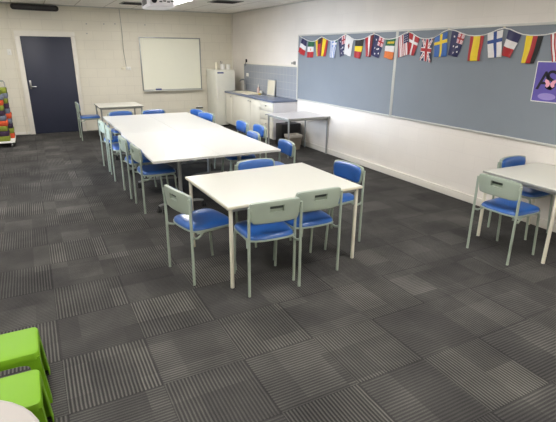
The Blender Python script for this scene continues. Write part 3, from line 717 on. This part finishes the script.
# ------------------------------------------------------------------ lime stools
def stool(y, label):
    t = thing('step_stool', label, 'stool', (-.315, y, 0), 0, 'lime green plastic stools')
    h = .32; W = .31; Dp = .275
    loft(MB(), [(rr(W, Dp, .03), h-.04), (rr(W-.002, Dp-.002, .03), h-.012), (rr(W-.01, Dp-.01, .028), h-.003), (rr(W-.024, Dp-.024, .026), h)]).build('seat', M['green'], t)
    sp = .022
    b = MB()
    def wall(half, other, rot):
        # trapezoid side with arched opening, leaning outwards to the floor
        lw = .045; top = h-.03; arch = h-.058; N_ = 12
        yb = lambda z: -other-sp*(1-z/top)
        hx = lambda z: half+sp*(1-z/top)
        cols = []
        inner = half-lw
        for k in range(N_+1):
            a = PI*k/N_; x = -inner*math.cos(a); x = math.copysign(abs(math.cos(a))**.5, -math.cos(a))*inner; z = arch-.05+.05*math.sin(a)**.5; cols.append((x, z))
        P = [(-hx(0), 0), (-inner-.012, 0)] + cols + [(inner+.012, 0), (hx(0), 0), (hx(top), top), (-hx(top), top)]
        bm = bmesh.new(); F = [bm.verts.new((x, yb(z), z)) for x, z in P]; B = [bm.verts.new((x*(1-.004/half), yb(z)+.005, z)) for x, z in P]
        bm.faces.new(F); bm.faces.new(B[::-1])
        for k in range(len(P)): bm.faces.new((F[k], B[k], B[(k+1) % len(P)], F[(k+1) % len(P)]))
        bmesh.ops.recalc_face_normals(bm, faces=bm.faces); bm.transform(Matrix.Rotation(rot, 4, 'Z')); b.add(bm)
    wall(W/2-.004, Dp/2-.004, 0); wall(W/2-.004, Dp/2-.004, PI); wall(Dp/2-.004, W/2-.004, PI/2); wall(Dp/2-.004, W/2-.004, -PI/2)
    b.bm.transform(Matrix.Translation((0, 0, .001))); b.build('leg_skirt', M['green'], t)
stool(2.475, 'lime green stool at the left edge, the farther of the two'); stool(2.068, 'lime green stool at the left edge, the nearer one by the white rounded table')

# rounded white table in the near left corner
t = thing('round_cornered_table', 'white rounded tabletop corner at the bottom left of the picture', 'table', (-.768, 1.037, 0))
loft(MB(), [(rr(1.3, 1.0, .3, 10), .705), (rr(1.31, 1.01, .305, 10), .715), (rr(1.31, 1.01, .305, 10), .723), (rr(1.29, .99, .295, 10), .73)]).build('tabletop', M['topd'], t)
for sx in (-1, 1):
    for sy in (-1, 1): MB().tube([(sx*.45, sy*.32, .001), (sx*.45, sy*.32, .706)], .02, 14).build('leg', M['legg'], t)

# ------------------------------------------------------------------ cushion trolley
t = thing('cushion_trolley', 'white wheeled trolley with metal hoop loaded with coloured cushions', 'trolley', (-.78, 10.5, 0))
MB().span((-.4, -.36, .085), (.36, .42, .115), .008).build('deck', M['white'], t)
MB().tube([(.325, .39, .11), (.325, .39, 1.17), (.31, .39, 1.20), (-.31, .39, 1.20), (-.33, .39, 1.17), (-.33, .39, .11)], .012).build('hoop', M['metal'], t)
for sx in (-.32, .30):
    for sy in (-.3, .36):
        b = MB(); b.tube([(sx-.012, sy, .032), (sx+.012, sy, .032)], .031, 16); b.tube([(sx, sy, .04), (sx, sy+.01, .086)], .012, 8); b.build('castor', M['metal'], t)
front = ['g', 's', 'o', 'g', 'p', 's', 'o', 'g', 'p', 'g']; rear = ['g', 's', 'g', 'p', 's', 'o', 's', 'p', 'g', 'o']
cn = {'g': 'olive green', 's': 'slate grey', 'o': 'orange', 'p': 'plum'}
ordn = ['topmost', 'second from top', 'third from top', 'fourth from top', 'fifth from top', 'sixth from top', 'seventh from top', 'eighth from top', 'ninth from top', 'lowest']
cush = {}
for st, seq, x1, y0, y1 in (('front', front, -.50, 10.19, 10.50), ('rear', rear, -.425, 10.52, 10.86)):
    for k, c in enumerate(seq):
        z = 1.0855-(k+1)*.097; w = .42
        jx = random.uniform(-.015, .015)
        def cp(u, v): 
            a, c2 = sq(2*u-1, 2*v-1, .05, 6); return (a*w/2, c2*(y1-y0)/2, .003)
        b = MB(); loft(b, [(rr(w-.015, y1-y0-.015, .03), .001), (rr(w-.002, y1-y0-.002, .035), .016), (rr(w, y1-y0, .035), .05), (rr(w-.002, y1-y0-.002, .035), .084), (rr(w-.015, y1-y0-.015, .03), .0965)])
        o = b.build('floor_cushion', M['fab_'+c], None, 60); o.location = (x1-w/2+jx, (y0+y1)/2, z)
        tag(o, '%s cushion, %s in the %s stack on the trolley' % (cn[c], ordn[k], st), 'cushion', 'coloured cushions stacked on the trolley')

# ------------------------------------------------------------------ light, camera
w = bpy.data.worlds.new('world'); bpy.context.scene.world = w; w.use_nodes = True
w.node_tree.nodes['Background'].inputs[0].default_value = (.5, .52, .55, 1); w.node_tree.nodes['Background'].inputs[1].default_value = .3
cam = bpy.data.cameras.new('camera'); co = bpy.data.objects.new('camera', cam); C.objects.link(co)
r = Vector((.88606212, -.46347494, .00921438)); u = Vector((.14517077, .29630225, .94399705)); f = Vector((.44024921, .83510236, -.32982522))
co.matrix_world = Matrix(((r.x, u.x, -f.x, 0), (r.y, u.y, -f.y, 0), (r.z, u.z, -f.z, 1.8045), (0, 0, 0, 1)))
cam.sensor_fit = 'HORIZONTAL'; cam.sensor_width = 36; cam.lens = 456.79/556*36; cam.clip_start = .02
sc = bpy.context.scene; sc.camera = co
vs = sc.view_settings; vs.view_transform = 'Standard'; vs.look = 'None'; vs.gamma = 1; vs.use_curve_mapping = False; vs.exposure = 0.0
